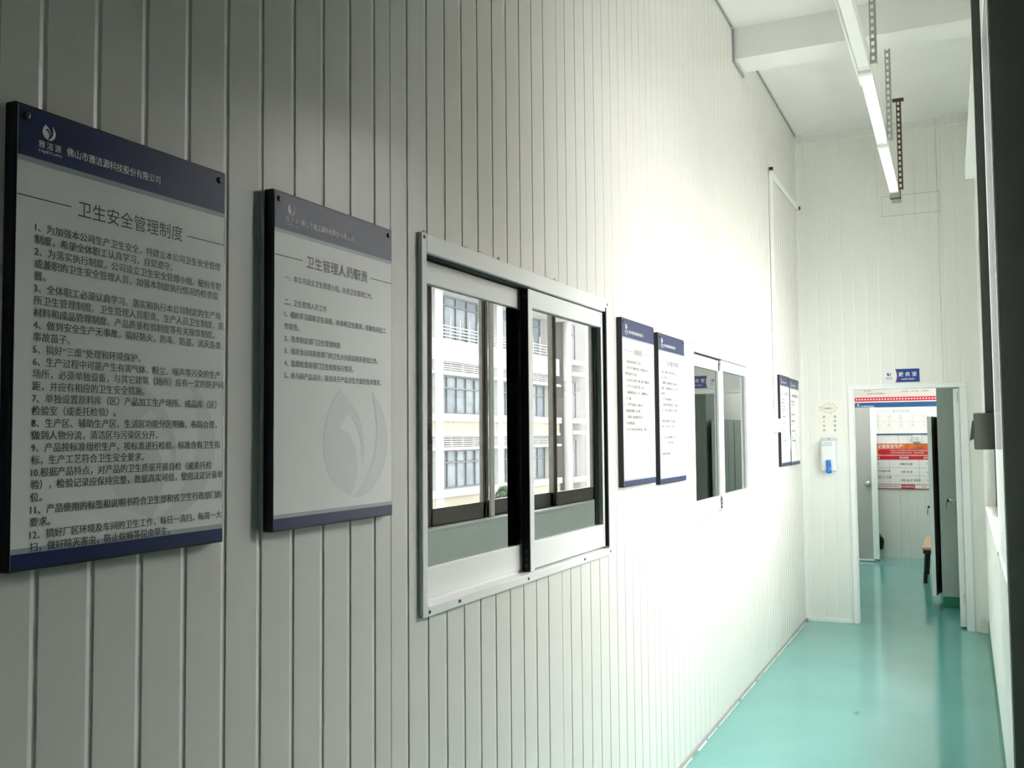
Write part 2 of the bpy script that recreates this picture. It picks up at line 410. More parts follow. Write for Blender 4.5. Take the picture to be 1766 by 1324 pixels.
# ------------------------------------------------------------------ sliding windows in the left wall
def sliding_window(name, w, dark, back=-0.029):
    y0, y1, z0, z1 = w
    L = y1 - y0; k = L/1.454
    root = setting(name, (0, (y0+y1)/2, z0))
    mb = MB()
    mb.box(-0.09, 0.011, y0, y0+0.026, z0, z1, 0.002); mb.box(-0.09, 0.006, y0+0.026, y0+0.033, z0+0.02, z1-0.04)
    mb.box(-0.09, 0.011, y0+0.026, y1-0.022, z1-0.050, z1, 0.002)
    mb.box(-0.09, 0.011, y0+0.026, y1-0.022, z0, z0+0.026, 0.002)
    mb.box(-0.09, 0.011, y1-0.022, y1, z0, z1, 0.002)
    mb.box(-0.09, -0.036, y0+0.033, y1-0.022, z0+0.026, z0+0.032); mb.box(-0.036, -0.032, y0+0.033, y1-0.022, z0+0.026, z0+0.042)
    mb.build('window_frame', ALU, root)
    ym = y0 + 0.70*k
    MB().box(-0.088, -0.004, y0+0.033, y1-0.022, z1-0.056, z1-0.0505).build('track_recess_shade', SHADEB, root)  # black strip paints in the shade of the track recess
    # far track sash (near end of the window)
    bk = back; sl = MB(); a, b = y0+0.027, (ym+0.075 if dark else ym-0.003); zb, zt = z0+0.034, z1-0.058
    sl.box(bk-0.032, bk, a, b, zt-0.062, zt, 0.002); sl.box(bk-0.032, bk, a, b, zb, zb+0.080, 0.002)
    sl.box(bk-0.032, bk, a, a+0.009, zb, zt); sl.box(bk-0.032, bk, b-0.03, b, zb, zt)
    s1 = sl.build('sash', ALU, root)
    MB().box(bk-0.011, bk-0.014, a+0.005, b-0.02, zb+0.07, zt-0.055).build('pane', GLASS, s1)
    # near track sash (far end of the window)
    sr = MB(); a, b = ym, y1-0.036; zb, zt = z0+0.034, z1-0.054
    sr.box(-0.028, 0.0, a+0.002, a+0.036, zb-0.006, zt, 0.002); sr.box(-0.028, 0.0, b-0.022, b, zb, zt, 0.002)
    sr.box(-0.028, -0.001, a+0.036, b-0.022, zt-0.060, zt, 0.002); sr.box(-0.028, -0.001, a+0.036, b-0.022, zb, zb+0.085, 0.002)
    s2 = sr.build('sash', ALU, root)
    MB().box(-0.020, -0.016, a+0.03, b-0.011, zb+0.075, zt-0.052).build('pane', GLASS, s2)
    sm = SHADEB if dark else ALU  # when dark, the stile side's shade and dark reflection are painted black
    MB().box(-0.028, -0.001, a-0.002, a+0.002, zb-0.006, zt).build('stile_side', sm, s2)
    MB().box(-0.034, 0.012, b+0.0005, b+0.012, zb, zt+0.02).build('jamb_gap_strip', SHADEB if dark else ALU, root)  # when dark, a black strip paints in the shaded gap at the jamb
    for (yy, zz) in ((y0+0.034, z0+0.012), (y0+0.66*k, z0+0.012), (y1-0.011, z0+0.012), (y1-0.011, z1-0.02), (y0+0.013, z1-0.012)):
        MB().lathe([(0.005, 0.0), (0.005, 0.001), (0.003, 0.002)], lambda p, q, h, yy=yy, zz=zz: (0.011+h, yy+p, zz+q), 10).build('screw', BLACK, root)
    for zz in ((zb+0.012, zb+0.035, zb+0.058, zt-0.025)):
        MB().lathe([(0.006, 0.0), (0.006, 0.001)], lambda p, q, h, zz=zz: (-0.014+p, a-0.002-h, zz+q), 10).build('latch_hole', BLACK, s2)
    MB().box(0.0111, 0.0116, y0+0.19*k, y0+0.205*k, z0+0.010, z0+0.018).build('weep_slot', BLACK, root)
    MB().box(0.0111, 0.0116, y1-0.30*k, y1-0.285*k, z0+0.010, z0+0.018).build('weep_slot', BLACK, root)
    return root
win1 = sliding_window('window_1', W1, True)
sliding_window('window_2', W2, False, -0.012)
# silicone smears above the first window
for (y, dz, l) in ((2.185, 0.004, 0.02), (2.42, 0.004, 0.035), (2.50, 0.006, 0.05), (2.64, 0.008, 0.012), (2.80, 0.004, 0.03), (3.02, 0.006, 0.06), (3.08, 0.009, 0.05)):
    pts = [(0.002, y + l*t, W1[3] + dz*math.sin(math.pi*t)) for t in (0, .25, .5, .75, 1)]
    MB().tube(pts, [0.002, 0.004, 0.005, 0.004, 0.002], 6).build('sealant_bead', CAULK, win1)

# ------------------------------------------------------------------ outer window in the right wall
root = setting('window_3', (W+0.08, (RY0+RY1)/2, RZ0))
xf0, xf1 = W+0.06, W+0.12
mb = MB(); mb.box(xf0, xf1, RY0, RY0+0.17, RZ0, RZ1, 0.003); mb.box(xf0-0.012, xf0, RY0+0.03, RY0+0.05, RZ0, RZ1); mb.box(xf0-0.012, xf0, RY0+0.08, RY0+0.10, RZ0, RZ1)
mb.box(xf0, xf1, RY1-0.05, RY1, RZ0, RZ1, 0.003); mb.box(xf0, xf1, RY0, RY1, RZ1-0.05, RZ1); mb.box(xf0, xf1, RY0, RY1, RZ0, RZ0+0.02)
mb.build('window_frame', BRONZE, root)
def outer_sash(a, b, x0, x1, last=0.07):
    m_ = MB(); zb, zt = RZ0+0.02, RZ1-0.05
    m_.box(x0, x1, a, a+0.07, zb, zt, 0.003); m_.box(x0, x1, b-last, b, zb, zt, 0.003)
    m_.box(x0, x1, a, b, zb, zb+0.10, 0.003); m_.box(x0, x1, a, b, zt-0.05, zt, 0.003)
    m_.box(x0-0.006, x0, a+0.03, a+0.038, zb, zt); m_.box(x0-0.006, x0, b-0.038, b-0.03, zb, zt)
    s_ = m_.build('sash', BRONZE, root)
    MB().box((x0+x1)/2-0.003, (x0+x1)/2+0.003, a+0.05, b-0.05, zb+0.08, zt-0.03).build('pane', CLEAR, s_)
    return s_
outer_sash(RY0+0.14, 5.66, xf0+0.004, xf0+0.030); outer_sash(5.66, 6.76, xf0+0.032, xf1-0.002); outer_sash(6.66, 7.61, xf0+0.004, xf0+0.030, 0.12)
mb = MB(); mb.box(W-0.012, W+0.06, RY0, RY1, RZ0, RZ0+0.018, 0.004); mb.build('sill', ALU, root)
MB().box(xf0-0.004, xf1+0.002, RY0+0.02, RY1-0.02, 2.66, 2.74, 0.004).build('transom', BRONZE, root)
mb = MB(); mb.box(W+0.040, W+0.052, 5.655, 5.71, RZ0+0.018, RZ1); mb.build('mullion_cover', PAPER, root)
# narrow flush window added to light the left wall, before the switch box
root = setting('added_light_window', (W, (NY0+NY1)/2, RZ0))
mb = MB()
for a, b, c, d in ((NY0, NY0+0.03, RZ0, NZ1), (NY1-0.03, NY1, RZ0, NZ1), (NY0, NY1, RZ0, RZ0+0.03), (NY0, NY1, NZ1-0.03, NZ1)): mb.box(W-0.010, W+0.05, a, b, c, d)
mb.build('window_frame', ALU, root)
MB().box(W-0.0095, W-0.004, NY0+0.025, NY1-0.025, RZ0+0.025, NZ1-0.025).build('pane', CLEAR, root)
# small window added to bring daylight into the locker room
root = setting('added_locker_window', (LX1+0.05, (LW[0]+LW[1])/2, LW[2]))
mb = MB()
for a, b in ((LW[0], LW[0]+0.05), (LW[1]-0.05, LW[1]), ((LW[0]+LW[1])/2-0.03, (LW[0]+LW[1])/2+0.03)): mb.box(LX1+0.02, LX1+0.07, a, b, LW[2], LW[3])
mb.box(LX1+0.02, LX1+0.07, LW[0], LW[1], LW[2], LW[2]+0.05); mb.box(LX1+0.02, LX1+0.07, LW[0], LW[1], LW[3]-0.05, LW[3])
mb.build('window_frame', ALU, root)
MB().box(LX1+0.04, LX1+0.046, LW[0]+0.03, LW[1]-0.03, LW[2]+0.03, LW[3]-0.03).build('pane', CLEAR, root)

# ------------------------------------------------------------------ notice boards on the left wall
CO = '佛山市雅洁源科技股份有限公司'
BOARD_W, BOARD_H, BT = 0.450, 0.695, 0.022
def notice_board(y0, ztop, title, tu, tv, lines, label, em, first, pitch, mtext, width1=None, wm=(0.298, 0.520, 0.262, 0.245), w=BOARD_W):
    z0 = ztop - BOARD_H
    root = thing('notice_board', (0, y0 + w/2, z0), label, 'notice board', 'notice boards along the panelled wall')
    fn = lambda u, v, d: (d, y0 + u, ztop - v)
    fw = lambda u, v, d: (d, y0 + u, v)
    m_ = MB(); m_.box(0.0, BT, y0, y0+w, z0, ztop, 0.003); m_.build('backing', BEDGE, root)
    e = 0.0045
    sh = MB(); sh.box(BT-0.001, BT+0.0010, y0+e, y0+w-e, z0+e, ztop-e, 0.0); sheet = sh.build('sheet', BOARD, root)
    D = BT + 0.0014
    MB().rect(e, w-e, e, 0.079, fn, D).build('header_band', NAVY, sheet); MB().rect(e, w-e, BOARD_H-0.026, BOARD_H-e, fn, D).build('footer_band', NAVY, sheet)
    MB().rect(e, w-e, 0.079, 0.087, fn, D).build('grey_band', GREYP, sheet); MB().rect(e, w-e, BOARD_H-0.034, BOARD_H-0.026, fn, D).build('grey_band', GREYP, sheet)
    wmk = MB()
    for p in logo_polys(wm[0], wm[1], wm[2], wm[3]): wmk.flat(p, fn2(fn, -1, wm[1]), D)
    wmk.build('watermark_emblem', MARK, sheet)
    lg = MB()
    for p in logo_polys(0.0575, 0.034, 0.024, 0.023): lg.flat(p, fn2(fn, -1, 0.034), D + 0.0004)
    for i, ch in enumerate('雅洁源'): write(lg, ch, 0.045 + 0.0145*i, ztop-0.0545, 0.0125, fw, D + 0.0004, align='C')
    write(lg, 'YAJIEYUAN', 0.0595, ztop-0.0645, 0.0062, fw, D + 0.0004, width=0.042, align='C')
    lg.build('emblem', WHITEP, sheet); lg = MB()
    write(lg, CO, 0.090, ztop-0.054, 0.0150, fw, D + 0.0004, width=0.194, bold=0.012)
    lg.build('company_name', WHITEP, sheet)
    ti = MB(); write(ti, title, tu[0], ztop-tv, (0.0285), fw, D + 0.0004, width=tu[1]-tu[0]); ti.build('title', INKN, sheet)
    MB().rect(e, tu[0]-0.013, tv-0.0008, tv+0.0008, fn, D + 0.0004).build('title_rule', INKN, sheet); MB().rect(tu[1]+0.012, w-e, tv-0.0008, tv+0.0008, fn, D + 0.0004).build('title_rule', INKN, sheet)
    tx = MB(); zz = first
    for ln in lines + ['']:
        if ln: write(tx, ln, 0.036, ztop-zz, em, fw, D + 0.0004, bold=mtext)
        elif tx.v: tx.build('lettering', INK, sheet); tx = MB()
        zz += pitch
    for (su, sv) in ((0.018, 0.018), (w-0.018, 0.018)):
        MB().lathe([(0.006, 0.0), (0.006, 0.002), (0.003, 0.0035)], lambda p, q, hh: (D + hh, y0 + su + p, ztop - sv + q), 10).build('screw', BLACK, root)
    return root
def fn2(fn, sgn, c):
    # emblem outlines are given with v upward; the boards measure v downward
    return lambda u, v, d: fn(u, c - (v - c), d)
L1 = ['1、为加强本公司生产卫生安全，特建立本公司卫生安全管理', '制度，希望全体职工认真学习，自觉遵守。', '2、为落实执行制度，公司设立卫生安全管理小组，配有专职', '或兼职的卫生安全管理人员，加强本制度执行情况的检查监', '督。',
 '3、全体职工必须认真学习、落实和执行本公司制定的生产场', '所卫生管理制度、卫生管理人员职责、生产人员卫生制度、原', '材料和成品管理制度、产品质量检验制度等有关规章制度。', '4、做到安全生产无事故，搞好防火，防毒、防盗、消灭各类', '事故苗子。', '5、搞好“三废”处理和环境保护。',
 '6、生产过程中可能产生有害气体，粉尘、噪声等污染的生产', '场所，必须单独设备，与其它建筑（场所）应有一定的防护间', '距，并应有相应的卫生安全措施。', '7、单独设置原料库（区）产品加工生产场所、成品库（区）', '检验室（或委托检验）。', '8、生产区、辅助生产区、生活区功能分区明确，布局合理，', '做到人物分流，清洁区与污染区分开。',
 '9、产品按标准组织生产，按标准进行检验，标准含有卫生指', '标，生产工艺符合卫生安全要求。', '10.根据产品特点，对产品的卫生质量开展自检（或委托检', '验），检验记录应保持完整，数据真实可信，使用法定计量单', '位。', '11、产品使用的标签和说明书符合卫生部和省卫生行政部门的', '要求。', '12、搞好厂区环境及车间的卫生工作，每日一清扫，每周一大', '扫，做好除灭害虫，防止蚊蝇等昆虫孽生。']
notice_board(0.966, 2.093, '卫生安全管理制度', (0.113, 0.338), 0.139, L1, 'navy-headed notice board densely filled with twelve numbered rules, nearest the camera', 0.0152, 0.183, 0.0184, 0.016)
L2 = ['一、本公司设立卫生管理小组，负责卫生管理工作。', '', '二、卫生管理人员工作', '1、组织学习国家卫生法规、标准和卫生要求，明确各岗位工', '作职责。', '2、负责制定部门卫生管理制度', '3、组织全公司及各部门的卫生大扫除及除灭害虫工作。', '4、监督检查各部门卫生制度执行情况。', '5、参与新产品设计，提出关于产品卫生方面的技术要求。']
notice_board(1.555, 2.097, '卫生管理人员职责', (0.108, 0.340), 0.134, L2, 'navy-headed notice board left of the nearest window, short text above a large emblem', 0.0146, 0.177, 0.0252, 0.010)
L3 = ['1、保持车间内外环境卫生，整洁。', '2、每日 对生产设备进行清洁，并按要求进行 记录', '检查 结果应有专人负责。', '3、进入车间人员必须穿工作服，戴好工作帽和口罩。', '4、生产前 后对工器具进行清洗，消毒。', '5、消毒液的配制应由专人进行，并做好配制 记录', '工作，备查。', '6、车间空气定期消毒，并做好记录。', '  消毒液应定期更换，保证 效果。', '7、消毒后的工器具应放在 指定 地点，不', '得与其他物品混放。', '8、每日工作结束后对车间进行清洁，并做好 记', '录。']
notice_board(3.752, 2.072, '消毒制度', (0.150, 0.265), 0.134, L3, 'pale blue-headed board with four-character title, just right of the nearest window', 0.0146, 0.178, 0.0255, 0.014)
L4 = ['  为保证产品的质量，特制定本制度，请各', '部门，遵守 执行。', '1、原材料进厂时必须进行检验，由质检人员负', '责抽样，不合格的原材料不得入库，并及时', '通知供货方。', '  产品生产过程中 做好检验。', '2、成品检验必须按照标准进行，不合格产品不', '得出厂，检验人员应做好记录，并妥善保', '存三年。', '  检验仪器 应定期检定，保证 准确', '检验 人员 应持证上岗，不得 无证', '', '3、产品出厂前应进行检验，合格', '后，方可 出厂，做到 不合格', '的。', '  检验报告应妥善保存 不少于', '三年。']
notice_board(4.270, 2.058, '产品质量检验制度', (0.110, 0.340), 0.134, L4, 'blue-headed board with wide title, directly left of the second window', 0.0146, 0.178, 0.0252, 0.014)
L5 = ['一、生产人员进入车间', '必须穿戴整齐，', '二、不得在车间内 吸烟', '三、操作前应洗手消毒', '四、工作 服', '五、不得将个人 物品带', '入', '六、生产中应注意安全', '', '七、患有传染病', '  人员 不得上岗', '八、不合 格', '九、操作人员应每年进行']
notice_board(7.468, 2.036, '生产人员卫生制度', (0.120, 0.330), 0.138, L5, 'blue-headed board beside the switch box, left one of the farthest pair', 0.0165, 0.185, 0.0262, 0.012, w=0.41)
L6 = ['原材料入库前必须经过检', '验，合格后方可入库 保', '管', '', '原材料和成品应分开存放', '好', '仓库应保持通风干燥，防', '止 霉', '', '成品出库应做好登记，保', '证', '  先进先出', '仓库内不得存放有毒有害']
notice_board(7.918, 2.032, '原材料和成品管理制度', (0.090, 0.350), 0.138, L6, 'blue-headed board next to the end wall corner, right one of the farthest pair', 0.0165, 0.185, 0.0262, 0.012, w=0.44)

# ------------------------------------------------------------------ conduit and switch box by the farthest boards
def end_cap(p, axis, r=0.016):
    if axis == 'y': f = lambda a, b, h: (p[0]+a, p[1]+h, p[2]+b)
    else: f = lambda a, b, h: (p[0]+h, p[1]+a, p[2]+b)
    return MB().lathe([(r, 0), (r, 0.025), (r*0.7, 0.03)], f, 12)
t = thing('cable_trunking', (0.012, 7.32, 1.70), 'white cable trunking rising above the switch box and running to the corner', 'trunking')
MB().box(0.003, 0.026, 7.305, 7.335, 1.702, 3.56, 0.003).build('upright', ALU, t)
MB().box(0.003, 0.026, 7.335, YE-0.026, 3.530, 3.560, 0.003).build('crossing', ALU, t)
mb = MB(); mb.lathe([(0.016, 0), (0.016, 0.02)], lambda a, b, h: (0.021+a, 7.308+b, 3.560+h), 12); mb.build('end_cap', BLACK, t)
mb = MB(); mb.lathe([(0.017, 0), (0.017, 0.02)], lambda a, b, h: (0.022+a, YE-0.045+h, 3.545+b), 12); mb.build('end_cap', BLACK, t)
t = thing('switch_box', (0.0, 7.33, 1.60), 'small white surface switch box against the left edge of the farthest boards', 'switch')
MB().box(0, 0.045, 7.275, 7.385, 1.60, 1.70, 0.006).build('housing', PLASTIC, t)
MB().box(0.045, 0.052, 7.295, 7.365, 1.62, 1.68, 0.003).build('rocker', PLASTICG, t)

# ------------------------------------------------------------------ door frame, door leaf, end wall fittings
root = setting('door_1', ((DX0+DX1)/2, YE, 0))
mb = MB()
mb.box(DX0-0.018, DX0+0.018, YE-0.014, YE+0.075, 0, DZ-0.018, 0.003); mb.box(DX1-0.018, DX1+0.030, YE-0.014, YE+0.075, 0, DZ-0.018, 0.003)
mb.box(DX0-0.018, DX1+0.030, YE-0.014, YE+0.075, DZ-0.018, DZ+0.020, 0.003)
mb.box(DX0+0.018, DX0+0.028, YE+0.02, YE+0.06, 0, DZ-0.018); mb.box(DX1-0.028, DX1-0.018, YE+0.02, YE+0.06, 0, DZ-0.018)
mb.build('door_frame', ALU, root)
lf = MB().box(1.196, 1.240, YE+0.085, YE+0.085+0.82, 0.015, 1.945, 0.003).build('door_leaf', ALU, root)
for z in (0.20, 1.83): MB().box(1.222, 1.232, YE+0.082, YE+0.0855, z, z+0.08, 0.001).build('hinge', PLASTICG, lf)
kx, ky, kz = 1.196, YE+0.80, 0.985
mb = MB(); mb.lathe([(0.026, 0), (0.026, 0.008), (0.011, 0.012), (0.011, 0.03), (0.024, 0.04), (0.024, 0.058), (0.015, 0.064)], lambda a, b, h: (kx-h, ky+a, kz+b), 16)
mb.build('knob', CHROME, lf)
mb = MB(); mb.box(kx-0.085, kx-0.064, ky-0.003, ky+0.003, kz-0.012, kz+0.012); mb.box(kx-0.092, kx-0.088, ky-0.012, ky+0.010, kz-0.075, kz-0.02); mb.tube([(kx-0.078, ky, kz-0.005), (kx-0.09, ky, kz-0.025)], 0.004, 6)
mb.build('key', BLACK, lf)

t = thing('room_sign', (0.81, YE, 2.006), 'blue and white locker room sign fixed above the doorway', 'sign')
sx0, sx1, sz0, sz1 = 0.672, 0.951, 2.006, 2.116
MB().box(sx0, sx1, YE-0.012, YE, sz0, sz1, 0.001).build('panel', PLASTIC, t)
fe = lambda u, v, d: (u, YE - d, v)
cut = [(0.768 + 0.012*math.sin(math.pi*i/8), sz0 + (sz1-sz0)*i/8) for i in range(9)]
MB().flat(cut + [(sx1, sz1), (sx1, sz0)], fe, 0.0128).build('blue_field', SIGNB, t)
MB().flat([(x-0.004, z) for x, z in cut] + [(x, z) for x, z in reversed(cut)], fe, 0.0128).build('orange_line', SIGNO, t)
for i, ch in enumerate('更衣室'): mb = MB(); write(mb, ch, 0.808 + 0.052*i, 2.072, 0.040, fe, 0.0134, align='C', bold=0.03); mb.build('character', WHITEP, t)
mb = MB(); write(mb, 'Locker Room', 0.862, 2.034, 0.021, fe, 0.0134, width=0.098, align='C', bold=0.02)
mb.build('lettering', WHITEP, t)
mb = MB()
for p in logo_polys(0.716, 2.074, 0.030, 0.030): mb.flat(p, fe, 0.0134)
write(mb, '雅洁源', 0.716, 2.043, 0.014, fe, 0.0134, width=0.046, align='C')
write(mb, 'YAJIEYUAN', 0.716, 2.033, 0.006, fe, 0.0134, width=0.044, align='C')
mb.build('emblem', INKN, t)

t = thing('paper_notice', (0.226, YE, 1.578), 'cream paper notice with a starburst, taped above the dispenser', 'notice')
px0, px1, pz0, pz1 = 0.124, 0.331, 1.580, 1.868
MB().box(px0, px1, YE-0.0015, YE, pz0, pz1).build('sheet', PAPER, t)
mb = MB(); star = []
for i in range(26):
    an = 2*math.pi*i/26 + 0.1
    rr = 1.0 if i % 2 == 0 else 0.62
    rr *= (1.0 + 0.18*math.sin(i*2.3))
    star.append((0.228 + 0.076*rr*math.cos(an), 1.803 + 0.045*rr*math.sin(an)))
for i in range(26):
    a = star[i]; b = star[(i+1) % 26]
    dx, dz = b[0]-a[0], b[1]-a[1]; l = math.hypot(dx, dz); nx, nz = -dz/l*0.0007, dx/l*0.0007
    mb.add([fe(a[0]+nx, a[1]+nz, 0.002), fe(b[0]+nx, b[1]+nz, 0.002), fe(b[0]-nx, b[1]-nz, 0.002), fe(a[0]-nx, a[1]-nz, 0.002)], [(0,1,2,3)])
mb.build('starburst', RUST, t)
mb = MB(); write(mb, '温馨提示', 0.226, 1.801, 0.020, fe, 0.002, width=0.072, align='C'); mb.build('lettering', INK, t); mb = MB()
for i, ch in enumerate('请带鞋套'): write(mb, ch, 0.275, 1.729 - 0.038*i, 0.024, fe, 0.002, align='C')
mb.build('lettering', INK, t); mb = MB()
for i, ch in enumerate('进入车间'): write(mb, ch, 0.186, 1.729 - 0.038*i, 0.024, fe, 0.002, align='C')
mb.build('lettering', INK, t)

# dispenser: rounded white housing with a slot showing blue film
t = thing('shoe_cover_dispenser', (0.222, YE, 1.262), 'white wall dispenser with blue film showing in its slot, under the paper notice', 'dispenser')
def dispenser_shell():
    m_ = MB(); rows = [(1.262, 0.050, 0.062), (1.275, 0.061, 0.078), (1.36, 0.064, 0.092), (1.46, 0.064, 0.086), (1.525, 0.062, 0.066)]
    vs = []; fs = []; n = 11
    for z, hw, dp in rows:
        for i in range(n):
            a = math.pi*i/(n-1); c, s_ = math.cos(a), math.sin(a)
            vs.append((0.222 - hw*math.copysign(abs(c)**0.35, c), YE - dp*(abs(s_)**0.35 if s_ > 1e-6 else 0), z))
    for r in range(len(rows)-1):
        for i in range(n-1): fs.append((r*n+i, r*n+i+1, (r+1)*n+i+1, (r+1)*n+i))
        fs.append((r*n+n-1, r*n, (r+1)*n, (r+1)*n+n-1))
    fs.append(tuple(range(n-1, -1, -1))); fs.append(tuple((len(rows)-1)*n+i for i in range(n)))
    m_.add(vs, fs); return m_
dispenser_shell().build('housing', PLASTIC, t)
MB().box(0.156, 0.288, YE-0.012, YE, 1.522, 1.552, 0.008).build('back_plate', PLASTICG, t)
MB().box(0.172, 0.256, YE-0.0885, YE-0.076, 1.484, 1.512, 0.002).build('label_window', PLASTICG, t)
mb = MB(); mb.lathe([(0.005, 0), (0.004, 0.003)], lambda a, b, h: (0.222+a, YE-0.012-h, 1.540+b), 10); mb.build('screw', BLACK, t)
mb = MB(); seg = 9; vs = []; fs = []
for j in range(9):
    z = 1.366 - 0.0135*j
    for i in range(seg):
        x = 0.204 + 0.040*i/(seg-1) + (0.004*j/8 if i > 4 else 0); vs.append((x, YE - 0.0945 - 0.006*math.sin(i*1.7+j*1.3) - (0.004 if j > 5 else 0), z - (0.008*math.sin(math.pi*i/8) if j == 8 else 0)))
for j in range(8):
    for i in range(seg-1): fs.append((j*seg+i, j*seg+i+1, (j+1)*seg+i+1, (j+1)*seg+i))
mb.add(vs, fs); mb.build('blue_film', BLUEF, t, smooth=True)

# ------------------------------------------------------------------ ceiling lamps with slotted hangers
def slotted_angle(x, y, z0, z1, m, parent, w=0.032, plate=False):
    b = MB(); n = int((z1-z0)/0.042)
    b.box(x, x+0.008, y-0.002, y+0.002, z0, z1); b.box(x+w-0.008, x+w, y-0.002, y+0.002, z0, z1)
    for i in range(n+1):
        z = z0 + (z1-z0-0.018)*i/n; b.box(x+0.008, x+w-0.008, y-0.002, y+0.002, z, z+0.018)
    b.box(x+w, x+w+0.003, y, y+0.030, z0, z1)
    if plate: b.box(x-0.025, x+w+0.025, y-0.03, y+0.03, z1-0.010, z1)
    return b.build('slotted_hanger', m, parent)
def lamp(y0, y1, za, zb, label, m, far=False, plate=False, lit=True):
    xr_, w = 0.862, 0.066; z = za; sl = (zb-za)/(y1-y0)
    def tilt(b):
        b.v = [(p[0], p[1], p[2] + (p[1]-y0)*sl) for p in b.v]; return b
    root = thing('ceiling_lamp', (xr_-w/2, (y0+y1)/2, min(za, zb)), label, 'lamp', 'batten lamps hung in a line')
    tilt(MB().box(xr_-w, xr_, y0+0.006, y1-0.006, z+0.030, z+0.075, 0.004)).build('housing', LAMPW, root)
    tilt(MB().box(xr_-w+0.002, xr_-0.002, y0+0.045, y1-0.045, z, z+0.0295, 0.008)).build('diffuser', TUBE if lit else TUBEOFF, root)
    for a, b in ((y0+0.004, y0+0.044), (y1-0.044, y1-0.004)): tilt(MB().box(xr_-w, xr_, a, b, z-0.001, z+0.0295, 0.003)).build('end_cap', LAMPW, root)
    slotted_angle(0.864, y1-0.06, zb+0.01, H, m, root, plate=plate)
    if far:
        tilt(MB().box(xr_-w-0.002, xr_+0.002, y1-0.003, y1+0.30, z-0.003, z+0.06, 0.003)).build('end_box', ALUD, root)
        tilt(MB().box(xr_-w-0.006, xr_+0.006, y1+0.13, y1+0.16, z-0.007, z+0.064)).build('strap', RUST, root)
    return root
lamp(4.45, 5.68, 3.615, 3.622, 'nearest batten lamp, cut by the top edge of the photo, pale slotted hanger', GALV, lit=False)
lamp(5.68, 6.91, 3.605, 3.530, 'middle batten lamp of the hanging row, grey slotted hanger', GALV)
lamp(6.91, 8.10, 3.520, 3.470, 'farthest batten lamp, on a dark brown hanger before the end wall', RUST, far=True, plate=True)
mb = MB(); mb.tube([(0.79, 4.3, 3.72), (0.776, 4.7, 3.68), (0.778, 5.1, 3.66), (0.786, 5.5, 3.62), (0.79, 5.85, 3.60)], 0.007, 6)
tag(mb.build('lamp_cable', ALU, smooth=True), 'loose pale cable drooping along the nearest batten lamp', 'cable')

# ------------------------------------------------------------------ window side: conduit, switch, trunking
t = thing('switch_box', (1.355, 4.60, 1.515), 'surface switch box on the window side wall, backlit shade painted dark grey, at the foot of a conduit', 'switch')
MB().box(1.312, 1.392, 4.555, 4.655, 1.515, 1.670, 0.006).build('housing', SWITCHG, t)
MB().add([(1.311, 4.565, 1.560), (1.311, 4.645, 1.560), (1.311, 4.645, 1.640), (1.311, 4.565, 1.640), (1.295, 4.565, 1.552), (1.295, 4.645, 1.552), (1.306, 4.645, 1.635), (1.306, 4.565, 1.635)],
         [(0,1,2,3),(4,5,6,7),(0,1,5,4),(1,2,6,5),(2,3,7,6),(3,0,4,7)]).build('rocker', BLACK, t)
mb = MB(); mb.box(1.358, 1.392, 4.59, 4.65, 1.671, H, 0.004)
tag(mb.build('conduit', SWITCHG), 'upright conduit, painted dark for its backlit shade, running from the grey switch box to the ceiling', 'conduit')
t = thing('cable_trunking', (1.345, 5.6, 3.26), 'white trunking high on the window side wall beside the dark conduit', 'trunking')
MB().prism([(1.358, 4.66), (W, 4.66), (W, 6.95), (1.328, 6.95)], lambda u, v, d: (u, v, d), 3.245, 3.30).build('channel', ALU, t)
mb = MB(); mb.lathe([(0.012, 0), (0.012, 0.03)], lambda a, b, h: (1.350+a, 6.95+h, 3.262+b), 12); mb.build('end_cap', BLACK, t)
t = thing('junction_box', (1.435, 4.77, 1.345), 'small grey junction box with a pipe below, in the near reveal of the outer window', 'junction box')
MB().box(1.41, 1.455, 4.731, 4.82, 1.345, 1.445, 0.006).build('housing', SWITCHG, t)
mb = MB(); mb.tube([(1.435, 4.77, 1.344), (1.435, 4.77, RZ0+0.02)], 0.012, 10); mb.build('pipe', ALU, t)
mb = MB(); mb.tube([(1.43, 4.745, 1.86), (1.42, 4.78, 1.72), (1.44, 4.75, 1.62), (1.42, 4.80, 1.53), (1.435, 4.77, 1.446)], 0.006, 6)
tag(mb.build('loose_cable', ALU, smooth=True), 'pale loose cable curling above the junction box', 'cable')

